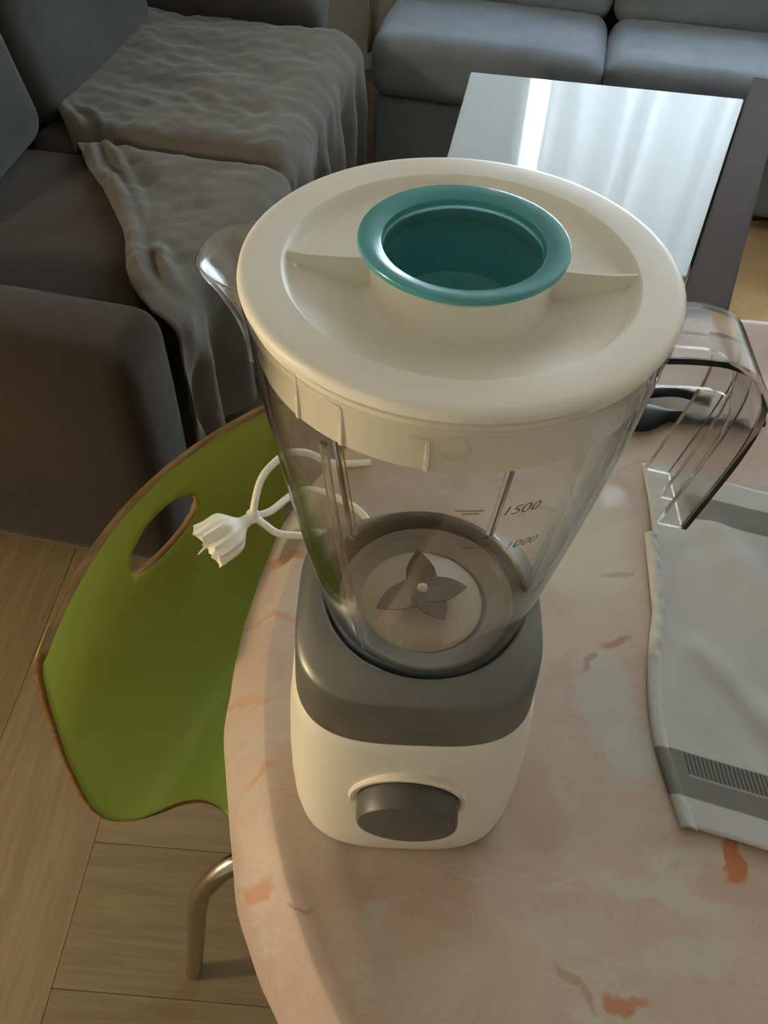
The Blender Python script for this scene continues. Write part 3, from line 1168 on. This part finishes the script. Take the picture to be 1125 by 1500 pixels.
for x, y, h in ((0.045, 1.13, 0.424), (0.105, 1.77, 0.424), (0.47, 1.03, 0.405), (0.735, 1.80, 0.405)):
    b = bmesh.new()
    box(b, (x - 0.34, y - 1.42, h / 2), (0.05, 0.05, h), 0.003, 2)
    obj('leg', b, M['dwood'], ct, smooth=False)


rg = bmesh.new()
grid(rg, lambda u, v: (0.98 * u, 1.55 * v + 0.006 * math.sin(u * 40), 0.007 + 0.0015 * noise.noise(Vector((u * 14, v * 20, 0)))), 60, 80)
o = obj('floor_rug', rg, M['rug'], loc=(0.62, 0.52, 0.0))
solidify(o, 0.006, -1)
tag(o, 'tan woven rug on the floor to the right of the coffee table', 'rug')

# ------------------------------------------------------------------ sofas
def cushion(c, s, bev, mt, parent, name, rot=None, puff=0.012, cuts=6):
    b = bmesh.new()
    box(b, (0, 0, 0), s, bev, 5)
    bmesh.ops.subdivide_edges(b, edges=[e_ for e_ in b.edges if e_.calc_length() > 0.08], cuts=cuts, use_grid_fill=True)
    for v in b.verts:
        fx, fy, fz = (2 * v.co[i] / s[i] for i in range(3))
        k = (1 - fx * fx) * (1 - fy * fy) if abs(fz) > 0.9 else 0
        v.co.z += math.copysign(puff * k, fz)
        k2 = (1 - fz * fz) * (1 - fy * fy) if abs(fx) > 0.9 else 0
        v.co.x += math.copysign(puff * 0.7 * k2, fx)
        v.co += Vector((0, 0, 0.004 * noise.noise(v.co * 7 + Vector(c))))
    if rot is not None:
        bmesh.ops.rotate(b, cent=(0, 0, 0), matrix=rot, verts=b.verts)
    bmesh.ops.translate(b, vec=c, verts=b.verts)
    return obj(name, b, mt, parent)


SRZ = math.radians(-7)
so = thing('sofa', 'dark grey-brown sofa with big back cushions along the left side', 'sofa', (-0.73, 1.45, 0), SRZ)


def rel(x, y, z):
    return (x + 0.7, y - 1.45, z)


cushion(rel(-0.67, 1.48, 0.155), (0.60, 1.22, 0.21), 0.02, M['sofa'], so, 'sofa_base', puff=0.0)
cushion(rel(-0.595, 1.145, 0.335), (0.47, 0.545, 0.15), 0.035, M['sofabrown'], so, 'seat_cushion')
cushion(rel(-0.555, 1.755, 0.335), (0.53, 0.655, 0.15), 0.035, M['sofa'], so, 'seat_cushion')
Rb = Matrix.Rotation(math.radians(-13), 3, 'Y')
cushion(rel(-0.890, 1.165, 0.63), (0.17, 0.59, 0.46), 0.05, M['sofa'], so, 'back_cushion', Rb, 0.02)
cushion(rel(-0.890, 1.765, 0.63), (0.17, 0.60, 0.46), 0.05, M['sofa'], so, 'back_cushion', Rb, 0.02)
cushion(rel(-1.10, 1.48, 0.40), (0.16, 1.58, 0.70), 0.03, M['sofa'], so, 'back_frame', puff=0.0)
cushion(rel(-0.625, 0.77, 0.27), (0.69, 0.17, 0.46), 0.045, M['sofabrown'], so, 'armrest')
cushion(rel(-0.705, 2.19, 0.27), (0.69, 0.16, 0.46), 0.045, M['sofa'], so, 'armrest')

# draped sheet over the seats
b = bmesh.new()
NU, NV = 120, 150


def sheet_path(t):
    """distance along the drape -> x, z (down over the front edge)"""
    Lt = 0.52
    if t < Lt:
        return -0.815 + t, 0.424
    q = t - Lt
    R = 0.035
    arc = R * PI / 2
    if q < arc:
        a = q / R
        return -0.295 + R * math.sin(a), 0.424 - R + R * math.cos(a)
    return -0.295 + R - 0.0, 0.424 - R - (q - arc)


LTOT = 0.52 + 0.055 + 0.30


def sheet_fn(u, v):
    t = u * LTOT
    x, z = sheet_path(t)
    ys = max(0.90, 1.565 - 1.25 * t) - 0.05 * sm(0.55, 0.9, t) + 0.012 * noise.noise(Vector((t * 12, 0, 5)))
    y = ys + (2.085 - ys) * v
    hang = sm(0.50, 0.58, t)
    # crease between the two seat cushions, ridges and wrinkles
    dn = 0.0
    dn -= 0.030 * math.exp(-((y - 1.425) / 0.016) ** 2) * (1 - 0.3 * hang)
    dn += 0.012 * sm(1.42, 1.47, y) * (1 - hang)
    n1 = noise.noise(Vector((x * 5 + y * 3, y * 9, 1.0 + z * 3)))
    n2 = noise.noise(Vector((x * 13 + y * 6, y * 15 - x * 6, 4.0 + z * 2)))
    dn += 0.011 * n1 + 0.004 * noise.noise(Vector((x * 34, y * 30, 2))) + 0.005 * (1 - 2 * abs(n2)) * (0.4 + 0.6 * sm(0.1, 0.5, noise.noise(Vector((x * 3, y * 3, 8))) + 0.3))
    # bunched rolls along the near edge
    e = (y - ys)
    wob = 0.03 * noise.noise(Vector((t * 9, 6, 1)))
    dn += 0.026 * math.exp(-((e - 0.03 - wob * 0.6) / 0.020) ** 2) * (0.5 + 0.9 * noise.noise(Vector((t * 16, 2, 0)))) + 0.020 * math.exp(-((e - 0.085 - wob * 1.6) / 0.016) ** 2) * max(0, 0.4 + 1.2 * noise.noise(Vector((t * 11, 9, 0))))
    dn = max(dn, -0.028)
    dn += 0.008
    # vertical folds of the hanging part
    fo = hang * (0.016 * math.sin(y * 46 + 2 * noise.noise(Vector((y * 5, z * 2, 0)))) * sm(0.40, 0.25, z) + 0.010 * n2)
    x -= 0.055 * sm(1.30, 0.90, y) * sm(0.2, 0.5, t)
    return (x + 0.7 + hang * dn * 0.6 + fo + hang * 0.012, y - 1.45, z + (1 - hang) * dn)


grid(b, sheet_fn, NU, NV)
o = obj('sofa_cover', b, M['sheet'], loc=(-0.73, 1.45, 0))
o.rotation_euler = (0, 0, SRZ)
solidify(o, 0.003, 1)
tag(o, 'crumpled beige cotton sheet draped over the seats of the left sofa', 'sheet')

s2 = thing('sofa', 'blue-grey sofa with lit seat cushions behind the coffee table', 'sofa', (0.42, 2.05, 0), math.radians(-8))
cushion((0.30, 0.31, 0.15), (1.80, 0.60, 0.20), 0.02, M['blue'], s2, 'sofa_base', puff=0.0)
for i, x in enumerate((-0.305, 0.305, 0.915)):
    cushion((x, 0.16, 0.335), (0.60, 0.36, 0.16), 0.045, M['blue'], s2, 'seat_cushion')
    cushion((x, 0.43, 0.51), (0.60, 0.20, 0.28), 0.05, M['blue'], s2, 'back_cushion', Matrix.Rotation(math.radians(-8), 3, 'X'))
cushion((0.30, 0.60, 0.34), (1.80, 0.12, 0.58), 0.03, M['blue'], s2, 'back_frame', puff=0.0)
